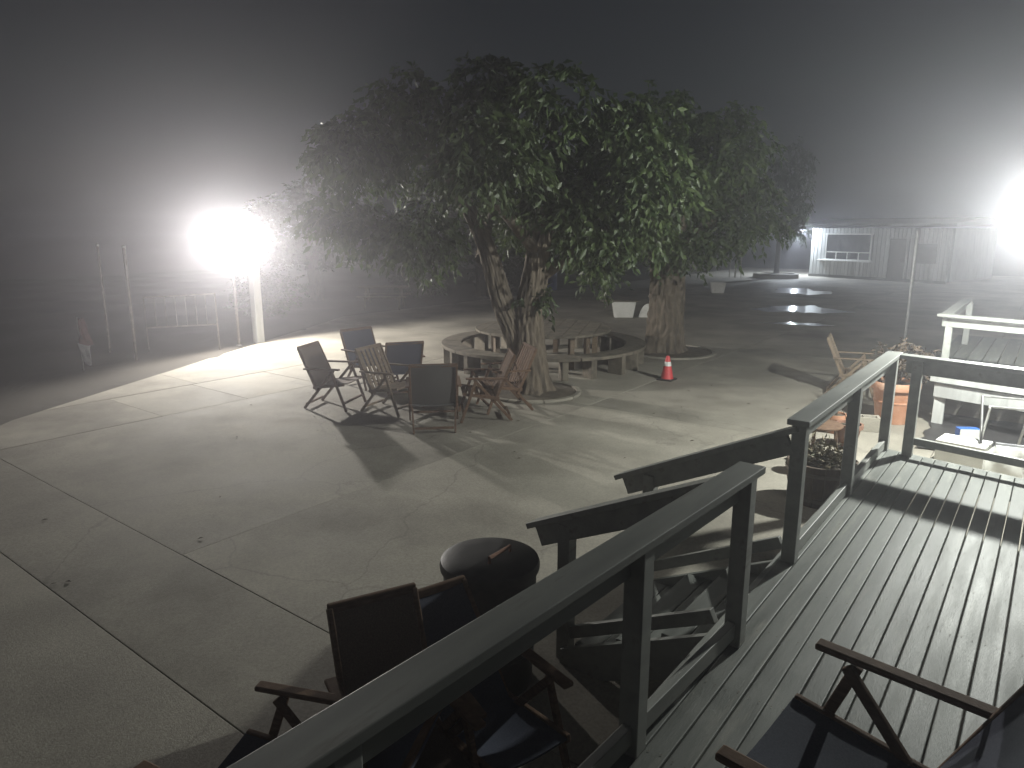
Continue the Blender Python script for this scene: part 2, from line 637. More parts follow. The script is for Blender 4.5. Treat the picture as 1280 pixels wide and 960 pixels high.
# stairs
SY0, SY1 = 3.5, 4.68
st = thing('deck_stairs', 'short wooden stairs from the deck down to the concrete', 'stairs', (EX, (SY0 + SY1) / 2, 0))
T = Matrix.Translation((-EX, -(SY0 + SY1) / 2, 0))
for k in range(3):
    z = DZ - .15 * (k + 1)
    x = EX - .045 - .3 * k
    for q in range(2):
        MB().box((x - .075 - q * .148, (SY0 + SY1) / 2, z - .019), (.14, SY1 - SY0 - .1, .038)).build('tread', 'deck_paint', st, bevel=.004).matrix_local = T
    MB().box((x - .012, (SY0 + SY1) / 2, z - .095), (.02, SY1 - SY0 - .13, .11)).build('riser', 'rail_paint', st).matrix_local = T
for yy in (SY0 + .02, SY1 - .02):
    MB().add([(EX - .042, yy - .02, DZ - .03), (EX - .042, yy - .02, DZ - .3), (EX - .7, yy - .02, 0.0), (EX - 1.02, yy - .02, 0.0), (EX - 1.02, yy - .02, .1),
              (EX - .042, yy + .02, DZ - .03), (EX - .042, yy + .02, DZ - .3), (EX - .7, yy + .02, 0.0), (EX - 1.02, yy + .02, 0.0), (EX - 1.02, yy + .02, .1)],
             [(0, 1, 2, 3, 4), (9, 8, 7, 6, 5), (0, 5, 6, 1), (1, 6, 7, 2), (2, 7, 8, 3), (3, 8, 9, 4), (4, 9, 5, 0)]).build('stringer', 'rail_paint', st).matrix_local = T
railing('sloping handrail on the far side of the deck stairs',
        [((RX - .0, 4.66, ZT - .045), (-2.6, 4.8, .88))], [(-2.3, 4.75, 0, .955)],
        [((RX - .06, 4.66, .72), (-2.26, 4.75, .2), .08)], name='stair_railing')
railing('sloping handrail on the near side of the deck stairs',
        [((RX - .0, 3.48, ZT - .045), (-2.6, 3.62, .88))], [(-2.3, 3.58, 0, .955)],
        [((RX - .06, 3.48, .72), (-2.26, 3.58, .2), .08)], name='stair_railing')

# ------------------------------------------------------------ second deck to the right
d2 = thing('far_deck', 'raised deck with pale fascia boards beyond the far railing', 'deck', (-1.2, 11.55, 0))
T = Matrix.Translation((1.2, -11.55, 0))


def y2(x):
    return 11.6 - (x + 1.2) * .26


def put2(mb, nm, mt='rail_paint', bv=.004):
    o = mb.build(nm, mt, d2, bevel=bv)
    o.matrix_local = T
    return o


put2(MB().bar((-1.3, y2(-1.3), .73), (2.6, y2(2.6), .73), .17, .04, (0, 0, 1)), 'fascia', 'siding')
put2(MB().bar((-1.24, y2(-1.24) + .05, .52), (2.6, y2(2.6) + .05, .52), .2, .04, (0, 0, 1)), 'fascia', 'siding')
for k in range(18):
    x0 = -1.28 + k * .2
    put2(MB().bar((x0, y2(x0) + .04, .838), (x0 + .0, 15.5, .838), .185, .03, (1, 0, 0)), 'board', 'deck_paint')
for x in (-1.16, .9):
    put2(MB().box((x, y2(x) + .13, .4), (.14, .1, .84)), 'support_post', 'siding')
for k in range(9):
    x = -1.05 + k * .42
    put2(MB().box((x, 13.6, .41), (.4, .03, .80)), 'skirting_board', 'old_timber')
railing('pale green lit railing of the far deck beside the bright lamp',
        [((-1.3, y2(-1.3) + .02, 1.62), (2.6, y2(2.6) + .02, 1.62)), ((-1.22, y2(-1.2) + .12, 1.615), (-1.22, 14.4, 1.615))],
        [(-1.16, y2(-1.16) + .08, .853, 1.575), (.9, y2(.9) + .08, .853, 1.575), (-1.16, 14.3, .853, 1.575)])
# ------------------------------------------------------------ lamps
LL = (-15.3, 9.28, 2.62)
t = thing('flood_lamp_post', 'pale post with the dazzling white floodlight at the left edge of the paving', 'lamp', (-15.75, 10.1, 0))
T = Matrix.Translation((15.75, -10.1, 0))


def putL(mb, nm, mt, bv=0.0, sm=False, par=None):
    o = mb.build(nm, mt, t if par is None else par, bevel=bv, smooth=sm)
    if par is None:
        o.matrix_local = T
    return o


putL(MB().box((-15.75, 10.1, 1.42), (.2, .2, 2.86)), 'post', 'siding', .008)
putL(MB().bar((-15.75, 10.05, 2.72), (LL[0] - .3, LL[1] + .08, 2.72), .06, .06, (0, 0, 1)), 'arm', 'rusty_steel', .004)
aim = Vector((.86, -.5, -.12)).normalized()
side = Vector((.5, .86, 0)).normalized()
upv = aim.cross(side) * -1
if upv.z < 0:
    upv = -upv
M = Matrix((aim, side, upv)).transposed()
c = Vector(LL) - aim * .16
putL(MB().box(c - aim * .07, (.1, .44, .32), M), 'housing', 'lamp_housing', .01)
putL(MB().box(c - aim * .012, (.012, .40, .28), M), 'lens', 'flood_glow')
putL(MB().lathe([(.0, .24), (.1, .235), (.2, .21), (.5, .125), (.505, .118), (.2, .195), (0, .215)], 36, LL), 'cutoff_hood', 'lamp_housing', sm=True)  # wide hood added to block upward light and keep the crowns dark
lamp_light('floodlight_beam', Vector(LL) - Vector((-15.75, 10.1, 0)), LEFT_W, (1.0, .955, .88), .1, t, (.95, .15, -.32), 166, .3)

LR = (-.16, 9.6, 3.12)
t = thing('deck_lamp', 'bright lamp on a steel arm at the right edge between the two decks', 'lamp', (.42, 9.62, 0))
T = Matrix.Translation((-.42, -9.62, 0))
putL(MB().tube([(.42, 9.62, 0), (.42, 9.62, 3.5)], .045, 14), 'pole', 'steel', sm=True)
putL(MB().tube([(.42, 9.62, 3.42), (.1, 9.61, 3.5), (-.06, 9.6, 3.48), (-.16, 9.6, 3.4), (-.16, 9.6, 3.32)], .02, 10), 'arm', 'steel', sm=True)
putL(MB().lathe([(.03, .28), (.05, .24), (.09, .2), (.24, .12), (.245, .115), (.235, .115), (.08, .19)], 28, LR), 'shade', 'lamp_housing', sm=True)
putL(MB().lathe([(.001, .19), (.04, .18), (.05, .14), (.05, .11)], 20, LR), 'socket', 'white_paint', sm=True)
putL(MB().lathe([(.0, -.13), (.035, -.12), (.06, -.08), (.07, -.03), (.06, .03), (.04, .08), (.035, .12)], 20, (LR[0], LR[1], LR[2] + .02)), 'bulb', 'bulb_glow', sm=True)
lamp_light('bulb_light', Vector((LR[0], LR[1], LR[2] - .18)) - Vector((.42, 9.62, 0)), RIGHT_W, (.97, 1.0, .93), .06, t)

# ------------------------------------------------------------ far building
BA, BB = Vector((-12, 44.9, 0)), Vector((-4.6, 42.26, 0))
bd = (BB - BA).normalized()
bn = Vector((bd.y, -bd.x, 0))           # towards the camera
BL = (BB - BA).length
bld = thing('portable_building', 'long pale building with vertical board siding and a wide serving window', 'building', BA)
BM = Matrix((bd, -bn, Vector((0, 0, 1)))).transposed().to_4x4()      # local x along front, y backwards


def putb(mb, nm, mt, par=None, bv=0.0):
    o = mb.build(nm, mt, par or bld, bevel=bv)
    if par is None:
        o.matrix_local = BM
    return o


W0, W1, WZ0, WZ1 = .95, 3.7, 1.0, 2.5       # window opening
D0, D1 = 4.7, 5.7                          # door
x = 0.0
while x < BL:
    wdt = .225 + random.uniform(-.012, .012)
    x1 = min(x + wdt - .04, BL)
    dy = random.uniform(-.004, .004)

    def plank(z0, z1):
        putb(MB().box(((x + x1) / 2, dy, (z0 + z1) / 2), (x1 - x, .03, z1 - z0)), 'siding_board', 'siding')
    if x1 > W0 and x < W1:
        plank(.15, WZ0 - .002)
        plank(WZ1 + .002, 2.8)
    elif x1 > D0 and x < D1:
        plank(2.25, 2.8)
    else:
        plank(.15, 2.8)
    x += wdt
putb(MB().box((BL / 2, .16, 1.45), (BL, .28, 2.7)), 'wall', 'door_paint')
putb(MB().box((BL / 2, 2.6, 1.45), (BL - .1, 4.6, 2.7)), 'end_wall', 'siding')
putb(MB().box((BL / 2, -.03, .075), (BL + .04, .05, .15)), 'base_skirt', 'door_paint')
putb(MB().add([(-.4, -.5, 2.88), (BL + .4, -.5, 2.88), (BL + .4, 5.4, 2.98), (-.4, 5.4, 2.98), (-.4, -.5, 3.04), (BL + .4, -.5, 3.04), (BL + .4, 2.4, 3.35), (-.4, 2.4, 3.35), (BL + .4, 5.4, 3.12), (-.4, 5.4, 3.12)],
              [(0, 3, 2, 1), (4, 5, 6, 7), (7, 6, 8, 9), (0, 1, 5, 4), (1, 2, 8, 6, 5), (3, 0, 4, 7, 9), (2, 3, 9, 8)]), 'roof', 'dark_roof')
wnd = putb(MB().box(((W0 + W1) / 2, .01, WZ1 - .03), (W1 - W0 + .12, .1, .07)).box(((W0 + W1) / 2, .01, WZ0 + .03), (W1 - W0 + .12, .1, .07))
           .box((W0 + .02, .01, (WZ0 + WZ1) / 2), (.07, .1, WZ1 - WZ0 - .13)).box((W1 - .02, .01, (WZ0 + WZ1) / 2), (.07, .1, WZ1 - WZ0 - .13)), 'window', 'white_paint')
MB().box(((W0 + W1) / 2, -.0, WZ0 + .46), (W1 - W0 - .08, .06, .06)).build('transom', 'white_paint', wnd)
for k in (1, 2, 3):
    xx = W0 + (W1 - W0) * k / 4
    MB().box((xx, -.0, WZ0 + .25), (.05, .055, .36)).build('mullion', 'white_paint', wnd)
for k in range(4):
    xa = W0 + (W1 - W0) * k / 4
    MB().box((xa + (W1 - W0) / 8, .012, WZ0 + .25), ((W1 - W0) / 4 - .05, .012, .36)).build('pane', 'dark_glass', wnd)
MB().box(((W0 + W1) / 2, .012, (WZ0 + .49 + WZ1 - .06) / 2), (W1 - W0 - .08, .012, WZ1 - WZ0 - .55)).build('pane', 'dark_glass', wnd)
MB().box(((W0 + W1) / 2 - .1, -.16, WZ0 - .03), (W1 - W0 + .5, .36, .05)).build('sill', 'white_paint', wnd)
door = putb(MB().box(((D0 + D1) / 2, -.02, 1.19), (D1 - D0 - .1, .05, 2.08)), 'door', 'door_paint')
MB().box((D1 - .2, -.07, 1.1), (.04, .06, .12)).build('handle', 'steel', door)
for xx in (D0 + .0, D1 - .0):
    putb(MB().box((xx, -.02, 1.2), (.08, .09, 2.1)), 'door_frame', 'siding')
putb(MB().box((6.75, -.02, 1.5), (1.0, .06, 1.0)), 'vent_panel', 'door_paint')
# wall pack at the building's corner
LF = Vector((-12.75, 45.0, 2.58))
t = thing('wall_lamp', 'small cold white lamp at the left corner of the pale building', 'lamp', LF)
MB().box((0, .02, .14), (.36, .3, .05)).build('cover', 'lamp_housing', t, bevel=.006)
MB().box((0, .1, .05), (.26, .1, .13)).build('housing', 'lamp_housing', t)
MB().box((.02, -.02, .05), (.24, .1, .1)).build('lens', 'wallpack_glow', t)
MB().bar((.1, .12, .1), (.5, .22, .1), .05, .05, (0, 0, 1)).build('bracket', 'steel', t)
lamp_light('wall_lamp_light', (.0, -.1, -.12), FAR_W, (.80, .89, 1.0), .08, t)

# ------------------------------------------------------------ round table and ring bench
TC = (-8.65, 12.38, 0)
t = thing('round_table', 'large round plank table behind the leaning tree, inside the ring bench', 'table', TC)
rng = random.Random(4)
TR = 1.45
npl = 10
for k in range(npl):
    xa = -TR + 2 * TR * k / npl + .006
    xb = -TR + 2 * TR * (k + 1) / npl - .006
    poly = []
    for q in range(7):
        xx = xa + (xb - xa) * q / 6
        poly.append((xx, -math.sqrt(max(0.002, TR * TR - xx * xx))))
    for q in range(7):
        xx = xb + (xa - xb) * q / 6
        poly.append((xx, math.sqrt(max(0.002, TR * TR - xx * xx))))
    o = MB().prism(poly, .69, .735 + rng.uniform(-.003, .003)).build('plank', 'old_timber', t)
    o.rotation_euler.z = R(25)
MB().bar((-1.2, 0, .64), (1.2, 0, .64), .09, .09).build('batten', 'old_timber', t)
MB().bar((0, -1.2, .64), (0, 1.2, .64), .09, .085, (1, 0, 0)).build('batten', 'old_timber', t)
for a in (200, 245, 290, 335, 20, 65, 110, 155):
    MB().box((1.12 * math.cos(R(a)), 1.12 * math.sin(R(a)), .345), (.1, .1, .69), Matrix.Rotation(R(a), 3, 'Z')).build('leg', 'pale_teak', t)
t = thing('ring_bench', 'segmented timber bench ring encircling the large round table', 'bench', TC)
NS = 10
for k in range(NS):
    a0, a1 = 2 * math.pi * k / NS + .006, 2 * math.pi * (k + 1) / NS - .006
    poly = [(2.18 * math.cos(a0 + (a1 - a0) * q / 6), 2.18 * math.sin(a0 + (a1 - a0) * q / 6)) for q in range(7)]
    poly += [(1.76 * math.cos(a1 + (a0 - a1) * q / 6), 1.76 * math.sin(a1 + (a0 - a1) * q / 6)) for q in range(7)]
    MB().prism(poly, .37, .435 + rng.uniform(-.004, .004)).build('seat_segment', 'old_timber', t, bevel=.006)
    for aa in (a0 + .13, a1 - .13):
        MB().box((1.97 * math.cos(aa), 1.97 * math.sin(aa), .185), (.34, .12, .37), Matrix.Rotation(aa, 3, 'Z')).build('leg', 'old_timber', t, bevel=.006)


# ------------------------------------------------------------ folding recliner chairs
def chair(label, loc, facing, back='sling_grey', frame='teak', slats=False, recline=.0, group=None, cat='chair', name='folding_chair', W=.62):
    """faces local +x; facing = world direction vector"""
    t = thing(name, label, cat, loc, math.atan2(facing[1], facing[0]), group)
    h = W / 2
    bx0, bz0 = -.19, .36
    ang = R(24) + recline
    blen = .67
    bx1, bz1 = bx0 - math.sin(ang) * blen, bz0 + math.cos(ang) * blen
    for s in (-1, 1):
        MB().bar((bx0 + .03, s * h, bz0 - .08), (bx1, s * h, bz1), .028, .045).build('back_stile', frame, t, bevel=.006)
        MB().bar((.30, s * h, .425), (-.24, s * h, .35), .028, .045).build('seat_rail', frame, t, bevel=.006)
        MB().bar((bx0 - .17, s * (h + .04), .655), (.25, s * (h + .04), .665), .06, .026).build('armrest', frame, t, bevel=.008)
        MB().bar((.10, s * (h + .032), .64), (.33, s * (h + .032), .0), .026, .042).build('leg', frame, t, bevel=.005)
        MB().bar((.13, s * (h + .004) + s * .0, .64), (-.43, s * (h - .032), .0), .026, .042).build('leg', frame, t, bevel=.005)
    MB().bar((bx1, -h - .01, bz1), (bx1, h + .01, bz1), .03, .05, (1, 0, 0)).build('top_bar', frame, t, bevel=.008)
    MB().bar((-.40, -h + .05, .07), (-.40, h - .05, .07), .03, .03, (1, 0, 0)).build('stretcher', frame, t)
    MB().bar((.29, -h + .01, .13), (.29, h - .01, .13), .03, .03, (1, 0, 0)).build('stretcher', frame, t)
    d = Vector((bx1 - bx0, 0, bz1 - bz0)).normalized()
    nrm = Vector((d.z, 0, -d.x))
    if slats:
        for k in range(6):
            yy = -h + .06 + (W - .12) * k / 5
            a = Vector((bx0, yy, bz0)) + d * .02
            b_ = Vector((bx0, yy, bz0)) + d * (blen - .02)
            MB().bar(a, b_, .062, .014).build('back_slat', frame, t, bevel=.003)
        for k in range(6):
            xx = -.2 + .47 * k / 5
            MB().bar((xx, -h + .02, .372 + .1 * (xx + .2)), (xx, h - .02, .372 + .1 * (xx + .2)), .065, .014, (1, 0, 0)).build('seat_slat', frame, t, bevel=.003)
    else:
        def panel(a, b_, sag, nm, nr):
            n1, n2 = 7, 6
            vsx, fsx = [], []
            for side_ in (0, 1):
                for i in range(n1 + 1):
                    for j in range(n2 + 1):
                        u, v_ = i / n1, j / n2
                        p = a.lerp(b_, u) + Vector((0, (-h + .012) + (W - .024) * v_, 0))
                        q = nr * (-sag * math.sin(math.pi * v_) * (.5 + .5 * math.sin(math.pi * u)))
                        vsx.append(p + q + nr * (-.006 if side_ else .006))
            m_ = (n1 + 1) * (n2 + 1)
            for i in range(n1):
                for j in range(n2):
                    q = i * (n2 + 1) + j
                    fsx.append((q, q + 1, q + n2 + 2, q + n2 + 1))
                    fsx.append((m_ + q, m_ + q + n2 + 1, m_ + q + n2 + 2, m_ + q + 1))
            for i in range(n1):
                for j in (0, n2):
                    q = i * (n2 + 1) + j
                    fsx.append((q, q + n2 + 1, m_ + q + n2 + 1, m_ + q))
            for j in range(n2):
                for i in (0, n1):
                    q = i * (n2 + 1) + j
                    fsx.append((q, m_ + q, m_ + q + 1, q + 1))
            MB().add(vsx, fsx).build(nm, back, t, smooth=True)
        panel(Vector((bx0 + .012, 0, bz0)), Vector((bx1, 0, bz1)) + d * .015, .03, 'backrest', nrm)
        panel(Vector((.30, 0, .43)), Vector((-.22, 0, .362)), .03, 'seat', Vector((0, 0, 1)))
    return t


RT = Vector((math.cos(R(37.5)), math.sin(R(37.5)), 0))      # towards the right of the photograph
AW = Vector((-math.sin(R(37.5)), math.cos(R(37.5)), 0))     # away from the camera


def face(r, a):
    return (RT * r + AW * a)


G1 = 'chairs drawn into a circle on the paving'
chair('brown sling chair leftmost of the circle, turned side on', (-9.0, 7.1, 0), face(1, -.25), 'sling_brown', 'teak', group=G1)
chair('tall navy padded chair at the back left of the chair circle', (-9.75, 8.5, 0), face(.8, -.75), 'sling_navy', 'teak', recline=-.04, group=G1, W=.66)
chair('navy chair seen from behind, low between the tall navy and wooden chairs', (-8.95, 8.45, 0), face(-.35, 1), 'sling_navy', 'teak', recline=.12, group=G1)
chair('pale slatted wooden chair in the middle of the chair circle', (-8.05, 7.45, 0), face(1, -.5), 'sling_grey', 'pale_teak', slats=True, group=G1)
chair('dark grey sling chair with its back to the camera, nearest of the circle', (-6.95, 7.2, 0), face(-.12, 1), 'sling_grey', 'teak', group=G1, W=.64)
chair('brown slatted chair facing left, the nearer of two beside the leaning trunk', (-6.72, 8.0, 0), face(-1, -.12), 'sling_navy', 'teak', slats=True, group=G1)
chair('brown slatted chair facing left, the farther of two against the leaning trunk', (-6.8, 8.6, 0), face(-1, -.3), 'sling_navy', 'teak', slats=True, group=G1)
G2 = 'chairs lined up below the deck railing'
chair('dark navy low backed chair just in front of the black barrel', (-1.92, 2.38, 0), (.95, -.3), 'sling_navy', 'teak', group=G2, W=.42, recline=.36)
chair('dark brown chair with its high back against the near railing', (-2.13, 1.98, 0), (.914, -.406), 'sling_brown', 'teak', group=G2, W=.44)
chair('low navy chair with red brown arms near the bottom left of the railing', (-2.42, 1.42, 0), (-.9, -.4), 'sling_navy', 'teak', group=G2, recline=.45)
chair('navy chair partly cut off at the bottom edge below the railing', (-2.4, .75, 0), (-1, -.2), 'sling_navy', 'teak', group=G2, recline=.4)
chair('wooden chair facing right beyond the corner of the deck railing', (-2.6, 13.1, 0), face(.9, -.45), 'sling_grey', 'pale_teak', slats=True)
chair('black recliner chair on the deck boards in the bottom right corner', (-.34, 2.2, DZ + .002), (-.99, .1), 'sling_navy', 'teak', recline=.02, W=.7, name='deck_recliner')

# ------------------------------------------------------------ barrel
t = thing('black_barrel', 'black round barrel with domed lid between near railing and stairs', 'barrel', (-2.55, 3.1, 0))
MB().lathe([(.0, 0), (.25, 0), (.262, .02), (.268, .22), (.275, .225), (.275, .25), (.27, .255), (.28, .5), (.287, .505), (.287, .53), (.282, .535), (.288, .78)], 48).build('body', 'black_plastic', t, smooth=True)
MB().lathe([(.288, .77), (.305, .772), (.308, .8), (.3, .825), (.26, .842), (.15, .855), (0, .86)], 48).build('lid', 'black_plastic', t, smooth=True)
MB().tube([(.08, -.1, .85), (.08, -.1, .89), (.08, .1, .89), (.08, .1, .85)], .012, 8).build('handle', 'clay_dark', t, smooth=True)

# ------------------------------------------------------------ traffic cone
t = thing('traffic_cone', 'small red orange traffic cone with white band by the right tree', 'cone', (-5.66, 12.19, 0))
MB().box((0, 0, .015), (.29, .29, .03)).build('base', 'rubber', t, bevel=.006)
MB().lathe([(.12, .03), (.115, .05), (.072, .27)], 28).build('lower_body', 'cone_orange', t, smooth=True)
MB().lathe([(.072, .27), (.074, .27), (.058, .35), (.056, .35)], 28).build('reflective_band', 'reflective_white', t, smooth=True)
MB().lathe([(.056, .35), (.034, .45), (.028, .455), (.024, .44)], 28).build('tip', 'cone_orange', t, smooth=True)


# ------------------------------------------------------------ trees
def trunk_mesh(paths, seed, seg=56, flare=True, amp=.035):
    """paths: list of list of (x,y,z,r); bark ridges as real relief"""
    rnd = random.Random(seed)
    mb = MB()
    for pi, path in enumerate(paths):
        pts = [Vector(p[:3]) for p in path]
        rr = [p[3] for p in path]
        nR = int(max(10, sum((pts[i + 1] - pts[i]).length for i in range(len(pts) - 1)) / .055))
        ph = [rnd.uniform(0, 6.28) for _ in range(8)]
        o = len(mb.v)
        sg = seg if pi < 2 else 20
        for i in range(nR + 1):
            u = i / nR * (len(pts) - 1)
            k = min(int(u), len(pts) - 2)
            f = u - k
            # catmull-rom
            p0, p1, p2, p3 = pts[max(k - 1, 0)], pts[k], pts[k + 1], pts[min(k + 2, len(pts) - 1)]
            p = .5 * ((2 * p1) + (p2 - p0) * f + (2 * p0 - 5 * p1 + 4 * p2 - p3) * f * f + (3 * p1 - p0 - 3 * p2 + p3) * f ** 3)
            r = rr[k] * (1 - f) + rr[k + 1] * f
            d = (p2 - p1).normalized()
            s = d.cross(Vector((1, 0, 0)) if abs(d.z) > .8 else Vector((0, 0, 1))).normalized()
            q = d.cross(s)
            for j in range(sg):
                a = 2 * math.pi * j / sg
                z = p.z
                rid = math.sin(13 * a + 1.6 * math.sin(z * 3.1 + ph[0] + 2 * a) + 2.2 * math.sin(z * 7.3 + ph[1])) + .7 * math.sin(23 * a + 2.1 * math.sin(z * 5 + ph[2]) + z * 2)
                brk = math.sin(z * 26 + 3 * math.sin(5 * a + ph[3]) + 4 * math.sin(2 * a + z * 3))
                low = .07 * math.sin(3 * a + ph[4] + z * .5) + .05 * math.sin(2 * a + ph[5] - z)
                fl = 0
                if flare and pi == 0:
                    fl = .32 * math.exp(-max(z, 0) / .16) * (1 + .5 * math.sin(5 * a + ph[6]))
                rad = r * (1 + low + fl) + amp * r / .4 * (.45 * rid + .25 * brk) * (1 if r > .1 else .3)
                mb.v.append(tuple(p + (s * math.cos(a) + q * math.sin(a)) * rad))
        for i in range(nR):
            for j in range(sg):
                j2 = (j + 1) % sg
                mb.f.append((o + i * sg + j, o + i * sg + j2, o + (i + 1) * sg + j2, o + (i + 1) * sg + j))
    return mb


def leaf_cloud(blobs, per, length, width, seed, droop=.75):
    """blobs: (cx,cy,cz,rx,ry,rz); sprays of drooping folded leaves"""
    rs = np.random.RandomState(seed)
    V, F = [], []
    off = 0
    for (cx, cy_, cz, rx, ry, rz) in blobs:
        nt_ = per
        u = rs.normal(size=(nt_, 3))
        u /= np.linalg.norm(u, axis=1)[:, None]
        rad = rs.uniform(.35, 1.0, size=(nt_, 1)) ** .6
        c = np.array([cx, cy_, cz]) + u * rad * np.array([rx, ry, rz])
        nl = 9
        # a short drooping twig per spray, leaves alternate along it
        od = u * np.array([1, 1, .35]) + rs.normal(scale=.45, size=(nt_, 3))
        od[:, 2] -= .15
        od /= np.linalg.norm(od, axis=1)[:, None]
        tw = rs.uniform(.18, .46, size=(nt_, 1)) * (length / .165)
        tt = np.tile(np.linspace(0.05, 1, nl), nt_)[:, None]
        odr, twr = np.repeat(od, nl, 0), np.repeat(tw, nl, 0)
        base = np.repeat(c, nl, 0) + odr * twr * tt + rs.normal(scale=.012, size=(nt_ * nl, 3))
        base[:, 2] -= (twr[:, 0] * tt[:, 0] ** 2) * max(droop, 0) * .75
        sd = np.cross(odr, np.array([0, 0, 1.0])) + 1e-6
        sd /= np.linalg.norm(sd, axis=1)[:, None]
        sgn = np.where(np.arange(nt_ * nl) % 2 == 0, 1.0, -1.0)[:, None]
        d = odr * .55 + sd * sgn * .6 + rs.normal(scale=.3, size=(nt_ * nl, 3))
        d[:, 2] -= droop * rs.uniform(.5, 1.5, nt_ * nl)
        d /= np.linalg.norm(d, axis=1)[:, None]
        e = np.cross(d, rs.normal(size=d.shape))
        e /= np.linalg.norm(e, axis=1)[:, None]
        n = np.cross(d, e)
        L_ = (length * rs.uniform(.45, 1.3, nt_ * nl))[:, None]
        W_ = (width * rs.uniform(.7, 1.2, nt_ * nl))[:, None]
        p0 = base
        p1 = base + d * L_ * .42 + e * W_ * .5 + n * W_ * .16
        p2 = base + d * L_ - n * L_ * .10
        p3 = base + d * L_ * .42 - e * W_ * .5 + n * W_ * .16
        vv = np.stack([p0, p1, p2, p3], 1).reshape(-1, 3)
        k = np.arange(nt_ * nl) * 4 + off
        ff = np.concatenate([np.stack([k, k + 1, k + 2], 1), np.stack([k, k + 2, k + 3], 1)], 0)
        V.append(vv)
        F.append(ff)
        off += nt_ * nl * 4
    V = np.concatenate(V)
    F = np.concatenate(F)
    me = bpy.data.meshes.new('crown')
    me.vertices.add(len(V))
    me.vertices.foreach_set('co', V.ravel())
    me.loops.add(len(F) * 3)
    me.loops.foreach_set('vertex_index', F.ravel().astype(np.int32))
    me.polygons.add(len(F))
    me.polygons.foreach_set('loop_start', np.arange(len(F), dtype=np.int32) * 3)
    me.polygons.foreach_set('loop_total', np.full(len(F), 3, dtype=np.int32))
    me.update(calc_edges=True)
    me.validate()
    return me


def crown_obj(me, m_, parent):
    me.materials.append(MATS[m_])
    o = bpy.data.objects.new('crown', me)
    col.objects.link(o)
    o.parent = parent
    return o


def blobs_shell(c, r, n, br, seed, zmin=-1.0, fill=.25):
    rnd = random.Random(seed)
    out = []
    k = 0
    while len(out) < n:
        k += 1
        z = rnd.uniform(zmin, 1)
        a = rnd.uniform(0, 6.283)
        q = math.sqrt(max(0, 1 - z * z))
        s = rnd.uniform(.72, 1.06) if rnd.random() > fill else rnd.uniform(.2, .7)
        b_ = br * rnd.uniform(.65, 1.25)
        out.append((c[0] + r[0] * q * math.cos(a) * s, c[1] + r[1] * q * math.sin(a) * s, c[2] + r[2] * z * s, b_, b_, b_ * .75))
    return out


# leaning forked tree in front of the table
t1 = thing('shade_tree', 'leaning fork trunked tree in front of the round table', 'tree', (-7.1, 9.78, 0))
limbs = [[(0, 0, -.05, .33), (-.03, -.01, .5, .30), (-.04, -.03, 1.0, .27), (-.02, -.02, 1.5, .23), (.05, .05, 2.1, .2), (.1, .2, 3.0, .16), (.2, .4, 4.2, .1)],
         [(-.08, -.06, .55, .2), (-.2, -.16, 1.0, .19), (-.34, -.26, 1.45, .185), (-.48, -.36, 2.0, .17), (-.66, -.5, 2.7, .14), (-1.1, -.75, 3.6, .1), (-1.7, -1.0, 4.3, .05)],
         [(.0, .0, 1.9, .11), (.9, .5, 2.6, .09), (1.8, .9, 3.4, .05)],
         [(-.7, -.45, 2.3, .11), (-1.4, .6, 2.9, .08), (-2.0, 1.7, 3.5, .04)],
         [(.05, .1, 2.4, .11), (.2, -1.2, 3.2, .08), (.3, -2.2, 3.8, .04)],
         [(.08, .15, 2.6, .1), (-.3, 1.6, 3.3, .08), (-.5, 2.6, 3.9, .04)]]
o = trunk_mesh(limbs, 3, seg=90, amp=.042).build('trunk', 'bark', t1)
o.data.polygons.foreach_set('use_smooth', [True] * len(o.data.polygons))
bl = blobs_shell((-.45, -.1, 3.85), (2.75, 2.9, 1.2), 46, .52, 11, zmin=-.85)
bl += [(-1.5, -1.3, 2.55, .42, .42, .26), (-2.3, -1.7, 2.95, .46, .46, .3), (-1.9, -1.5, 2.75, .42, .42, .28), (-2.8, -1.9, 3.1, .4, .4, .26), (-1.2, -1.1, 2.6, .36, .36, .24),
       (.04, -.05, 1.62, .17, .17, .13), (.1, .08, 1.72, .15, .15, .12), (-1.0, -1.5, 2.9, .4, .4, .28), (1.6, .9, 2.75, .45, .45, .32), (1.1, .5, 2.55, .32, .32, .22)]
big = [b for b in bl if b[3] > .25]
small = [b for b in bl if b[3] <= .25]
me = leaf_cloud(big, 62, .165, .075, 5)
crown_obj(me, 'leaf', t1)
me = leaf_cloud(small, 12, .13, .06, 6)
o = crown_obj(me, 'leaf', t1)
o.name = 'shoot_leaves'

# thick straight tree behind, right
t2 = thing('shade_tree', 'thick straight rough barked tree behind the traffic cone', 'tree', (-7.06, 15.0, 0))
limbs2 = [[(0, 0, -.05, .44), (0, 0, .6, .41), (.02, .0, 1.3, .39), (.0, .02, 2.0, .38), (.05, .0, 2.6, .33), (.1, 0, 3.4, .22), (.2, .1, 4.6, .1)],
          [(.0, 0, 2.1, .2), (.6, .5, 2.8, .16), (1.3, 1.0, 3.7, .09)],
          [(-.1, 0, 2.1, .2), (-.8, -.5, 2.7, .15), (-1.7, -1.0, 3.4, .08)],
          [(.05, -.05, 2.2, .18), (.6, -.9, 2.9, .13), (1.1, -1.8, 3.6, .07)],
          [(0, .1, 2.2, .18), (-.5, 1.1, 3.0, .12), (-.8, 2.0, 3.7, .06)]]
o = trunk_mesh(limbs2, 8, seg=110, amp=.045).build('trunk', 'bark', t2)
o.data.polygons.foreach_set('use_smooth', [True] * len(o.data.polygons))
bl = blobs_shell((.0, 0, 3.75), (1.85, 2.1, 1.6), 40, .5, 23, zmin=-.75)
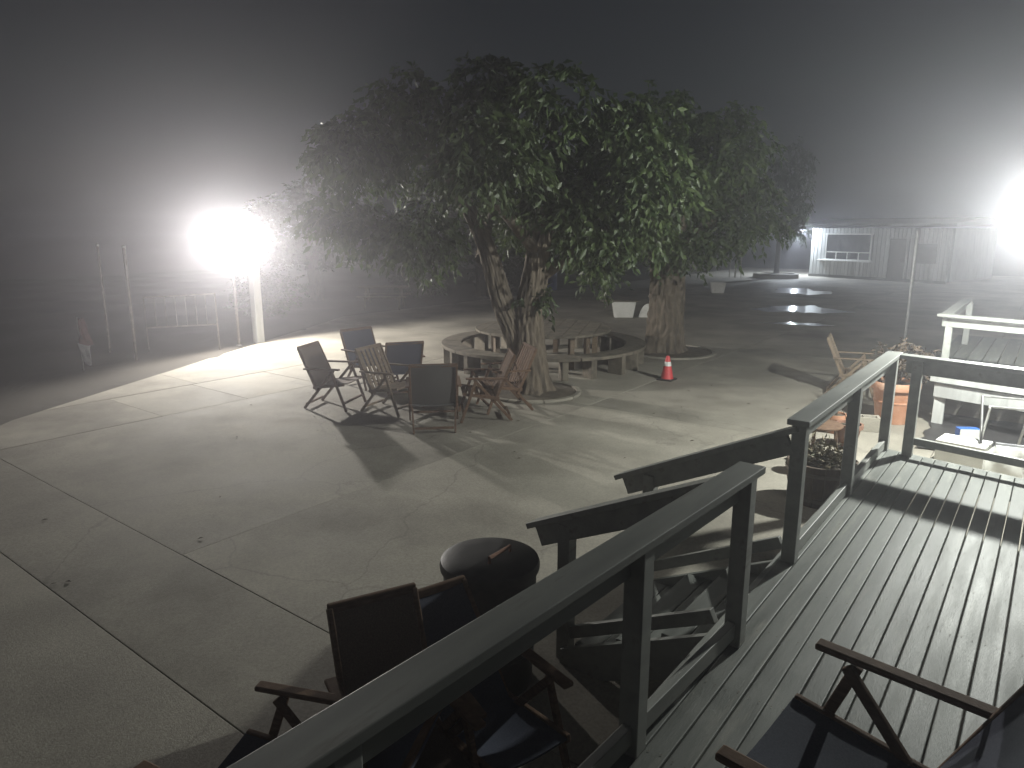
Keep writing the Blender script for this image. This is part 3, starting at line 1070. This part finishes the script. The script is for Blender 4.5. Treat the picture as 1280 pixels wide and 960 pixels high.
bl += [(-1.0, -1.3, 1.95, .4, .4, .3), (-1.3, -1.1, 2.35, .45, .45, .3), (-.7, -1.5, 2.4, .4, .4, .3), (1.3, .3, 2.7, .42, .42, .3), (1.75, 1.0, 2.95, .4, .4, .26), (.9, -.7, 2.5, .4, .4, .28), (.5, -.9, 2.4, .36, .36, .22)]
crown_obj(leaf_cloud(bl, 62, .165, .075, 9), 'leaf', t2)


# soil rings round the two trunks
def tree_well(loc, r, label_):
    t = thing('tree_well', label_, 'tree well', loc)
    prof = [(0, .05), (r * .5, .045), (r * .85, .025), (r - .03, .012)]
    MB().lathe(prof, 40).build('soil_mound', 'well_soil', t, smooth=True)
    for k in range(9):
        a0, a1 = 2 * math.pi * k / 9 + .01, 2 * math.pi * (k + 1) / 9 - .01
        MB().lathe([(r - .03, .0), (r - .03, .03), (r - .02, .04), (r + .05, .04), (r + .06, .03), (r + .06, 0)], 6, (0, 0, 0), a0, a1).build('edging_block', 'concrete', t)


tree_well((-7.1, 9.8, .004), .82, 'shallow soil ring with edging around the leaning fork trunked tree')
tree_well((-6.95, 15.05, .004), .98, 'shallow soil ring with edging around the thick straight tree')

# background trees, dark
bgl = blobs_shell((0, 0, 4.6), (2.7, 2.7, 2.6), 30, .85, 31, zmin=-.95, fill=.4)
bg_me = leaf_cloud(bgl, 60, .2, .11, 13, droop=.5)
bg_me.materials.append(MATS['dark_leaf'])
o = trunk_mesh([[(0, 0, -.05, .27), (.03, 0, 1.2, .22), (.0, .1, 2.6, .18), (.1, .1, 5, .08)], [(0, 0, 2, .12), (.9, .3, 3.4, .08), (1.6, .5, 4.6, .04)], [(0, 0, 2.2, .12), (-.8, -.4, 3.6, .08), (-1.5, -.6, 4.8, .04)]], 14, seg=28).mesh('trunk', 'dark_bark')
bg_tr = o
for (x, y_, s, rz, lb) in (
        (-13.1, 42.2, .6, 0, 'dark trunked tree in a raised bed just left of the pale building'),
        (-18.9, 22.5, .95, 1.1, 'dim pale trunked tree behind the table, left of the leaning trunk'),
        (-22.5, 17.0, 1.05, 2.2, 'dark tree behind the far left picnic bench'),
        (-22.0, 27.5, 1.1, 3.0, 'dark tree at the far edge of paving behind the blue drum'),
        (-17.5, 37.5, 1.05, 4.0, 'dark tree beyond the white planter near the young staked tree'),
        (-20.0, 46.0, 1.2, 5.6, 'farthest dark tree left of the pale building')):
    t = thing('background_tree', lb, 'tree', (x, y_, -.03), rz, 'dark trees around the edge of the paving')
    t.scale = (s, s, s * .62 if y_ < 40 else 1.0)
    for nm, me in (('trunk', bg_tr), ('crown', bg_me)):
        o = bpy.data.objects.new(nm, me)
        col.objects.link(o)
        o.parent = t
# low shrubs in the dark verge
sh_me = leaf_cloud(blobs_shell((0, 0, .5), (.7, .7, .5), 12, .3, 41, zmin=-.4, fill=.5), 34, .1, .05, 17, droop=.2)
sh_me.materials.append(MATS['dark_leaf'])
for k, (x, y_, s, lb) in enumerate((
                (-20.2, 13.6, 1.5, 'dark shrub left of the far picnic bench'),
        (-20.6, 20.3, 1.4, 'dark shrub right of the far picnic bench'), (-19.9, 24.8, 1.6, 'dark shrub behind the blue drum'))):
    o = bpy.data.objects.new('shrub', sh_me)
    col.objects.link(o)
    o.location = (x, y_, 0)
    o.scale = (s, s, s)
    o.rotation_euler = (0, 0, k * 1.3)
    tag(o, lb, 'shrub', 'shrubs on the dark verge')
t = thing('young_tree', 'slender young tree with stakes beside the white far planter', 'tree', (-15.0, 40.8, 0))
MB().tube([(0, 0, 0), (.03, 0, 1), (.0, .03, 2.3)], [.05, .04, .02], 10).build('trunk', 'pale_teak', t)
crown_obj(leaf_cloud(blobs_shell((0, 0, 2.9), (.9, .9, .9), 10, .35, 51), 30, .15, .07, 19), 'leaf', t)
for x in (-.35, .35):
    MB().tube([(x, 0, 0), (x * .8, 0, 1.9)], .025, 8).build('stake', 'pale_teak', t)
t = thing('raised_bed', 'round raised bed at the foot of the tree by the pale building', 'planter', (-13.1, 42.1, 0))
MB().lathe([(1.25, 0), (1.25, .22), (1.2, .26), (1.05, .26), (1.03, .2)], 40).build('kerb', 'concrete', t, smooth=True)
MB().lathe([(1.05, .19), (.5, .26), (0, .27)], 30).build('soil_mound', 'well_soil', t, smooth=True)


# ------------------------------------------------------------ white planters
def trough(label, loc, rz, w=.85, d=.5, h=.5, lid=True):
    t = thing('white_planter', label, 'planter', loc, rz, 'white planters on the far paving')
    a, b_ = w / 2, d / 2
    k = .78
    V = [(-a * k, -b_ * k, 0), (a * k, -b_ * k, 0), (a * k, b_ * k, 0), (-a * k, b_ * k, 0), (-a, -b_, h), (a, -b_, h), (a, b_, h), (-a, b_, h),
         (-a + .05, -b_ + .05, h), (a - .05, -b_ + .05, h), (a - .05, b_ - .05, h), (-a + .05, b_ - .05, h),
         (-a + .05, -b_ + .05, h - .1), (a - .05, -b_ + .05, h - .1), (a - .05, b_ - .05, h - .1), (-a + .05, b_ - .05, h - .1)]
    F = [(0, 3, 2, 1), (0, 1, 5, 4), (1, 2, 6, 5), (2, 3, 7, 6), (3, 0, 4, 7), (4, 5, 9, 8), (5, 6, 10, 9), (6, 7, 11, 10), (7, 4, 8, 11),
         (8, 9, 13, 12), (9, 10, 14, 13), (10, 11, 15, 14), (11, 8, 12, 15)]
    MB().add(V, F).build('tub', 'white_paint', t, bevel=.012)
    MB().box((0, 0, h - .1), (w - .12, d - .12, .03)).build('soil_fill', 'well_soil', t)
    if lid:
        MB().box((-.12, 0, h + .02), (w + .5, d * .5, .035)).build('plank', 'old_timber', t, bevel=.004)
    return t


trough('white tapered planter with a board across it left of the thick tree', (-11.05, 20.3, 0), R(34), lid=True, w=.75)
trough('small white tapered planter alone on the far dark paving', (-12.0, 30.6, 0), R(30), w=.65, d=.45, h=.46, lid=False)
t = thing('arched_panel', 'white half round panel standing beside the boarded white planter', 'panel', (-10.35, 20.7, 0), R(30))
pts = [(.3 * math.cos(math.pi * k / 20), .44 * math.sin(math.pi * k / 20)) for k in range(21)]
MB().add([(x, -.025, z) for x, z in pts] + [(x, .025, z) for x, z in pts], [tuple(range(21)), tuple(reversed(range(21, 42)))] + [(k, k + 21, k + 22, k + 1) for k in range(20)] + [(0, 20, 41, 21)]).build('panel', 'white_paint', t)
MB().lathe([(.29, 0), (.31, 0), (.31, .04), (.29, .04)], 20, (0, .0, 0), 0, math.pi).build('rim', 'white_paint', t).rotation_euler = (R(90), 0, 0)
t = thing('wire_crate', 'pale wire crate beside the white half round panel', 'crate', (-9.95, 21.0, 0), R(30))
for k in range(7):
    MB().box((-.24 + .08 * k, -.22, .24), (.014, .014, .44)).build('wire', 'white_paint', t)
for z in (.03, .24, .46):
    MB().box((0, -.21, z), (.52, .012, .014)).build('rail', 'white_paint', t)
MB().box((0, .02, .02), (.52, .44, .02)).build('floor', 'white_paint', t)
MB().box((0, .23, .24), (.52, .02, .44)).build('back_panel', 'old_timber', t)

# far bench and blue drum
t = thing('picnic_bench', 'dim far picnic table left of the trees at the paving edge', 'table', (-19.0, 17.3, .03), R(38))
for k in range(3):
    MB().box((0, -.25 + .25 * k, .74), (1.7, .235, .04)).build('plank', 'old_timber', t)
for s in (-1, 1):
    MB().box((0, s * .62, .44), (1.7, .25, .04)).build('seat_plank', 'old_timber', t)
    MB().bar((s * .6, -.6, .0), (s * .6, -.15, .72), .05, .09, (1, 0, 0)).build('leg', 'old_timber', t)
    MB().bar((s * .6, .6, .0), (s * .6, .15, .72), .05, .09, (1, 0, 0)).build('leg', 'old_timber', t)
    MB().box((s * .55, 0, .39), (.05, 1.4, .07)).build('crossbar', 'old_timber', t)
t = thing('blue_drum', 'dim blue plastic drum far behind the trees', 'drum', (-18.7, 27.3, 0))
MB().lathe([(0, 0), (.28, 0), (.3, .05), (.3, .3), (.315, .32), (.3, .34), (.3, .6), (.315, .62), (.3, .64), (.29, .86), (.26, .88), (0, .88)], 28).build('body', 'blue_plastic', t, smooth=True)
MB().lathe([(.29, .862), (.3, .862), (.3, .885), (.28, .89)], 28).build('rim', 'black_plastic', t)

# ------------------------------------------------------------ left verge posts
GP = 'thin posts on the dark verge'


def pipe_post(label, x, y_, h, r=.03, finial=True):
    t = thing('steel_post', label, 'post', (x, y_, 0), 0, GP)
    MB().tube([(0, 0, -.05), (.01, 0, h)], r, 12).build('shaft', 'rusty_steel', t, smooth=True)
    MB().lathe([(r + .012, h - .02), (r + .014, h + .01), (r * .7, h + .03), (0, h + .035)], 12, (.01, 0, 0)).build('cap', 'steel', t, smooth=True)
    MB().lathe([(r + .03, .0), (r + .03, .03), (r + .005, .04)], 12).build('foot_collar', 'steel', t)
    return t


pipe_post('pale thin post on the dark verge, right one of the left pair', -15.2, 6.83, 2.43)
pipe_post('dim thin post on the dark verge, left one of the left pair', -16.2, 6.75, 2.45, .022)
pipe_post('pale thin post just left of the floodlight timber post', -15.62, 9.47, 2.4, .035)
t = thing('hand_gate', 'low pipe gate left of the floodlight post on the verge', 'gate', (-15.75, 8.2, 0), R(62))
MB().tube([(-.75, 0, 0), (-.75, 0, 1.3), (.72, 0, 1.33), (.72, 0, 0)], .022, 10).build('frame', 'rusty_steel', t)
MB().tube([(-.75, 0, .62), (.72, 0, .62)], .016, 8).build('rail', 'rusty_steel', t)
for k in range(6):
    MB().tube([(-.54 + .21 * k, 0, .63), (-.54 + .21 * k, 0, 1.3)], .009, 6).build('bar', 'rusty_steel', t)
t = thing('furled_banner', 'small furled red and pale banner on a stake at far left', 'banner', (-14.95, 5.7, -.03), R(40))
MB().tube([(0, 0, 0), (0, 0, 1.15)], .012, 8).build('stake', 'steel', t)


def drape(z0, z1, w0, w1, mt, ph):
    V, F = [], []
    n1, n2 = 14, 16
    for i in range(n1 + 1):
        u = i / n1
        for j in range(n2):
            a = 2 * math.pi * j / n2
            r = (w0 * (1 - u) + w1 * u) * (1 + .35 * math.sin(3 * a + ph + u * 2) + .12 * math.sin(5 * a - u * 5))
            V.append((.05 + .06 * u + r * math.cos(a), .6 * r * math.sin(a), z0 + (z1 - z0) * u + .02 * math.sin(2 * a)))
    for i in range(n1):
        for j in range(n2):
            F.append((i * n2 + j, i * n2 + (j + 1) % n2, (i + 1) * n2 + (j + 1) % n2, (i + 1) * n2 + j))
    return MB().add(V, F).build('cloth', mt, t, smooth=True)


drape(1.12, .62, .05, .1, 'red_cloth', 0)
drape(.64, .22, .1, .045, 'pale_cloth', 1)

# steel pole by the building path
t = thing('flag_pole', 'thin pale pole standing alone beyond the deck corner', 'pole', (-2.96, 20.4, 0))
MB().tube([(0, 0, 0), (0, 0, 2.72)], .035, 14).build('shaft', 'steel', t, smooth=True)
MB().lathe([(.09, 0), (.09, .02), (.045, .04)], 16).build('foot_collar', 'steel', t)
MB().lathe([(.04, 2.7), (.045, 2.73), (.02, 2.76), (0, 2.765)], 14).build('cap', 'steel', t)


# ------------------------------------------------------------ pots by the deck
def pot(mb_prof, nm, mt, t, soil_r, soil_z):
    MB().lathe(mb_prof, 40).build(nm, mt, t, smooth=True)
    MB().lathe([(soil_r, soil_z), (soil_r * .5, soil_z + .015), (0, soil_z + .02)], 24).build('soil_fill', 'well_soil', t, smooth=True)


def twigs(t, n, z0, h, spread, mt, seed, r=.008):
    rnd = random.Random(seed)
    for k in range(n):
        a = rnd.uniform(0, 6.28)
        s = rnd.uniform(.3, 1) * spread
        hh = h * rnd.uniform(.6, 1)
        MB().tube([(.03 * math.cos(a), .03 * math.sin(a), z0 - .02), (.4 * s * math.cos(a), .4 * s * math.sin(a), z0 + hh * .5), (s * math.cos(a + .3), s * math.sin(a + .3), z0 + hh)], [r, r * .8, r * .4], 6).build('twig', mt, t)


t = thing('terracotta_pot', 'large terracotta pot with a withered shrub behind the railing corner', 'pot', (-1.72, 11.5, 0))
pot([(0, 0), (.22, 0), (.225, .02), (.29, .50), (.33, .505), (.335, .53), (.335, .60), (.325, .615), (.295, .61), (.285, .52)], 'body', 'terracotta', t, .29, .55)
MB().lathe([(.262, .30), (.272, .305), (.274, .325), (.266, .33)], 40).build('band', 'terracotta', t, smooth=True)
twigs(t, 16, .56, .62, .34, 'dead_leaf', 3)
crown_obj(leaf_cloud([(.05, 0, .98, .26, .26, .24), (-.12, .1, .85, .18, .18, .2), (.16, -.12, 1.06, .16, .16, .16)], 26, .09, .035, 61, .3), 'dead_leaf', t).name = 'dry_leaves'
t = thing('half_barrel', 'dark half barrel planter of succulents against the deck by the stair post', 'planter', (-1.72, 7.55, 0))
for k in range(18):
    a = 2 * math.pi * k / 18
    M = Matrix.Rotation(a, 3, 'Z')
    V = []
    for z, r in ((0, .27), (.2, .325), (.45, .345)):
        for rr in (r, r - .025):
            for dy in (-1, 1):
                hw = r * math.tan(math.pi / 18) - .002
                V.append(M @ Vector((rr, dy * hw * (rr / r), z)))
    F = []
    for i in range(2):
        o_ = i * 4
        F += [(o_, o_ + 1, o_ + 5, o_ + 4), (o_ + 3, o_ + 2, o_ + 6, o_ + 7), (o_, o_ + 4, o_ + 6, o_ + 2), (o_ + 1, o_ + 3, o_ + 7, o_ + 5)]
    F += [(0, 2, 3, 1), (8, 9, 11, 10)]
    MB().add(V, F).build('stave', 'barrel_wood', t)
for z, r in ((.08, .303), (.36, .347)):
    MB().lathe([(r, z - .02), (r + .006, z - .018), (r + .01, z + .018), (r + .003, z + .02)], 40).build('hoop', 'rusty_steel', t, smooth=True)
MB().lathe([(.315, .39), (.15, .41), (0, .415)], 30).build('soil_fill', 'well_soil', t, smooth=True)
rnd = random.Random(8)
for k in range(11):
    a, rr = rnd.uniform(0, 6.28), rnd.uniform(.0, .24)
    o = crown_obj(leaf_cloud([(rr * math.cos(a), rr * math.sin(a), .46, .05, .05, .04)], 9, .075, .03, 70 + k, -.2), 'succulent', t)
    o.name = 'succulent'
    o['kind'] = 'stuff'
for (x, y_, s, mt, lb) in ((-2.12, 8.4, .8, 'clay_dark', 'small clay pot nearest the half barrel behind the railing'),
                           (-1.95, 9.8, 1.0, 'clay_dark', 'clay pot on the ground left of the large terracotta pot'),
                           (-2.25, 10.35, .9, 'terracotta', 'pinkish clay pot farthest left of the large terracotta pot')):
    t = thing('clay_pot', lb, 'pot', (x, y_, 0), 0, 'small clay pots by the deck')
    pot([(0, 0), (.1 * s, 0), (.15 * s, .24 * s), (.175 * s, .245 * s), (.175 * s, .3 * s), (.15 * s, .3 * s), (.145 * s, .25 * s)], 'body', mt, t, .145 * s, .27 * s)
    twigs(t, 6, .27 * s, .25, .12, 'dead_leaf', int(x * -100), .006)
t = thing('side_table', 'low round brown side table beyond the half barrel planter', 'table', (-2.2, 9.3, 0))
MB().lathe([(0, .34), (.27, .34), (.285, .35), (.285, .365), (.27, .375), (0, .375)], 36).build('top', 'teak', t, smooth=True)
for a in (30, 150, 270):
    MB().bar((.2 * math.cos(R(a)), .2 * math.sin(R(a)), .34), (.24 * math.cos(R(a)), .24 * math.sin(R(a)), 0), .035, .035, (math.sin(R(a)), -math.cos(R(a)), 0)).build('leg', 'teak', t)
t = thing('cinder_block', 'grey hollow block on the ground beside the small clay pots', 'block', (-1.95, 10.75, 0), R(20))
for y_ in (-.08, .08):
    MB().box((0, y_, .1), (.4, .035, .2)).build('web', 'concrete', t)
for x in (-.18, 0, .18):
    MB().box((x, 0, .1), (.035, .124, .198)).build('web', 'concrete', t)

# ------------------------------------------------------------ odds and ends between the decks
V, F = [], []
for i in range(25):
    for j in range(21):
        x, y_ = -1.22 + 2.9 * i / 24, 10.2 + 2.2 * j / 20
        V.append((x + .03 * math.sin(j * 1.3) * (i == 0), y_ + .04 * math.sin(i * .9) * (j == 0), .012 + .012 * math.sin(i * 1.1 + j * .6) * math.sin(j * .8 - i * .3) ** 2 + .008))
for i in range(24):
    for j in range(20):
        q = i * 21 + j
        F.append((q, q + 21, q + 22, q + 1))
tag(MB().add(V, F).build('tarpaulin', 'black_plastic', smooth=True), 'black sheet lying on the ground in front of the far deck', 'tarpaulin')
t = thing('white_crate', 'bright white plastic crate on the ground between the two decks', 'crate', (-.66, 9.75, 0), R(-8))
for s in (-1, 1):
    MB().box((s * .24, 0, .16), (.02, .36, .3)).build('end_panel', 'white_paint', t)
    MB().box((0, s * .17, .16), (.46, .02, .3)).build('side_panel', 'white_paint', t)
MB().box((0, 0, .305), (.51, .39, .03)).build('lid', 'white_paint', t, bevel=.008)
t = thing('paper_sack', 'crumpled pale sack leaning by the white crate under the frame', 'sack', (-.2, 9.7, 0), R(10))
V, F = [], []
for i in range(9):
    u = i / 8
    for j in range(18):
        a = 2 * math.pi * j / 18
        r = (1 - .35 * u ** 2) * (1 + .1 * math.sin(4 * a + u * 5) + .06 * math.sin(9 * a - u * 7))
        V.append((.24 * r * math.cos(a), .14 * r * math.sin(a), .34 * u))
for i in range(8):
    for j in range(18):
        F.append((i * 18 + j, i * 18 + (j + 1) % 18, (i + 1) * 18 + (j + 1) % 18, (i + 1) * 18 + j))
F.append(tuple(8 * 18 + j for j in range(18)))
MB().add(V, F).build('bag', 'white_paint', t, smooth=True)
MB().box((0, -.0, .345), (.3, .03, .05)).build('folded_top', 'pale_cloth', t)
t = thing('folding_stand', 'pale metal folding stand leaning open between the two decks', 'stand', (-.3, 9.9, 0), R(12))
for s in (-1, 1):
    MB().tube([(s * .22, -.3, 0), (s * .22, .22, .82)], .016, 10).build('leg', 'steel', t, smooth=True)
    MB().tube([(s * .19, .3, 0), (s * .19, -.18, .78)], .016, 10).build('leg', 'steel', t, smooth=True)
for a, b_ in (((-.22, .22, .82), (.22, .22, .82)), ((-.19, -.18, .78), (.19, -.18, .78)), ((-.19, .22, .13), (.19, .22, .13)), ((-.22, -.22, .13), (.22, -.22, .13))):
    MB().tube([a, b_], .013, 8).build('crossbar', 'steel', t, smooth=True)
t = thing('blue_box', 'small blue and white box on the dark ground under the far deck edge', 'box', (-.72, 11.0, .04), R(30))
MB().box((0, 0, .07), (.26, .13, .14)).build('carton', 'bright_blue', t, bevel=.004)
MB().box((0, -.07, .07), (.26, .012, .13)).build('side_panel', 'white_paint', t)
pts = [(-1.2 + .09 * k, 10.35 + .12 * math.sin(k * .9) + .02 * k, .012) for k in range(16)]
tag(MB().tube(pts, .008, 8).build('garden_hose', 'steel', smooth=True), 'thin pale hose lying between the large pot and the white crate', 'hose')

# ------------------------------------------------------------ litter of dry leaves on paving
rs = np.random.RandomState(3)
V, F = [], []
for k in range(90):
    if k < 50:
        x, y_ = -7 + rs.normal() * 2.0, 10 + rs.normal() * 2.4
    else:
        x, y_ = rs.uniform(-11, -2.3), rs.uniform(.5, 18)
    if x < edge_x(y_) + .2:
        continue
    a = rs.uniform(0, 6.28)
    L_ = rs.uniform(.012, .036)
    d = np.array([math.cos(a), math.sin(a)])
    e = np.array([-d[1], d[0]])
    z = .005
    o_ = len(V)
    for p, zz in ((-d * L_, 0), (e * L_ * .4, .008), (d * L_, .004), (-e * L_ * .4, .01)):
        V.append((x + p[0], y_ + p[1], z + zz * rs.uniform(.5, 1.5)))
    F += [(o_, o_ + 1, o_ + 2), (o_, o_ + 2, o_ + 3)]
tag(MB().add(V, F).build('fallen_leaves', 'dead_leaf'), 'scattered dry leaves on the concrete paving', 'leaves', kind='stuff')

# ------------------------------------------------------------ haze added in place of lens glare round the lamps
m = bpy.data.materials.new('glare_haze')
m.use_nodes = True
nt = m.node_tree
nt.nodes.remove(nt.nodes['Principled BSDF'])
pv = nt.nodes.new('ShaderNodeVolumePrincipled')
pv.inputs['Color'].default_value = (.93, .92, 1.0, 1)
pv.inputs['Density'].default_value = HAZE
pv.inputs['Anisotropy'].default_value = .8
nt.links.new(pv.outputs[0], nt.nodes['Material Output'].inputs['Volume'])
MATS['glare_haze'] = m
hz = MB().box((0, 0, 3.65), (700, 700, 9.7)).build('haze', 'glare_haze')
hz['kind'] = 'stuff'
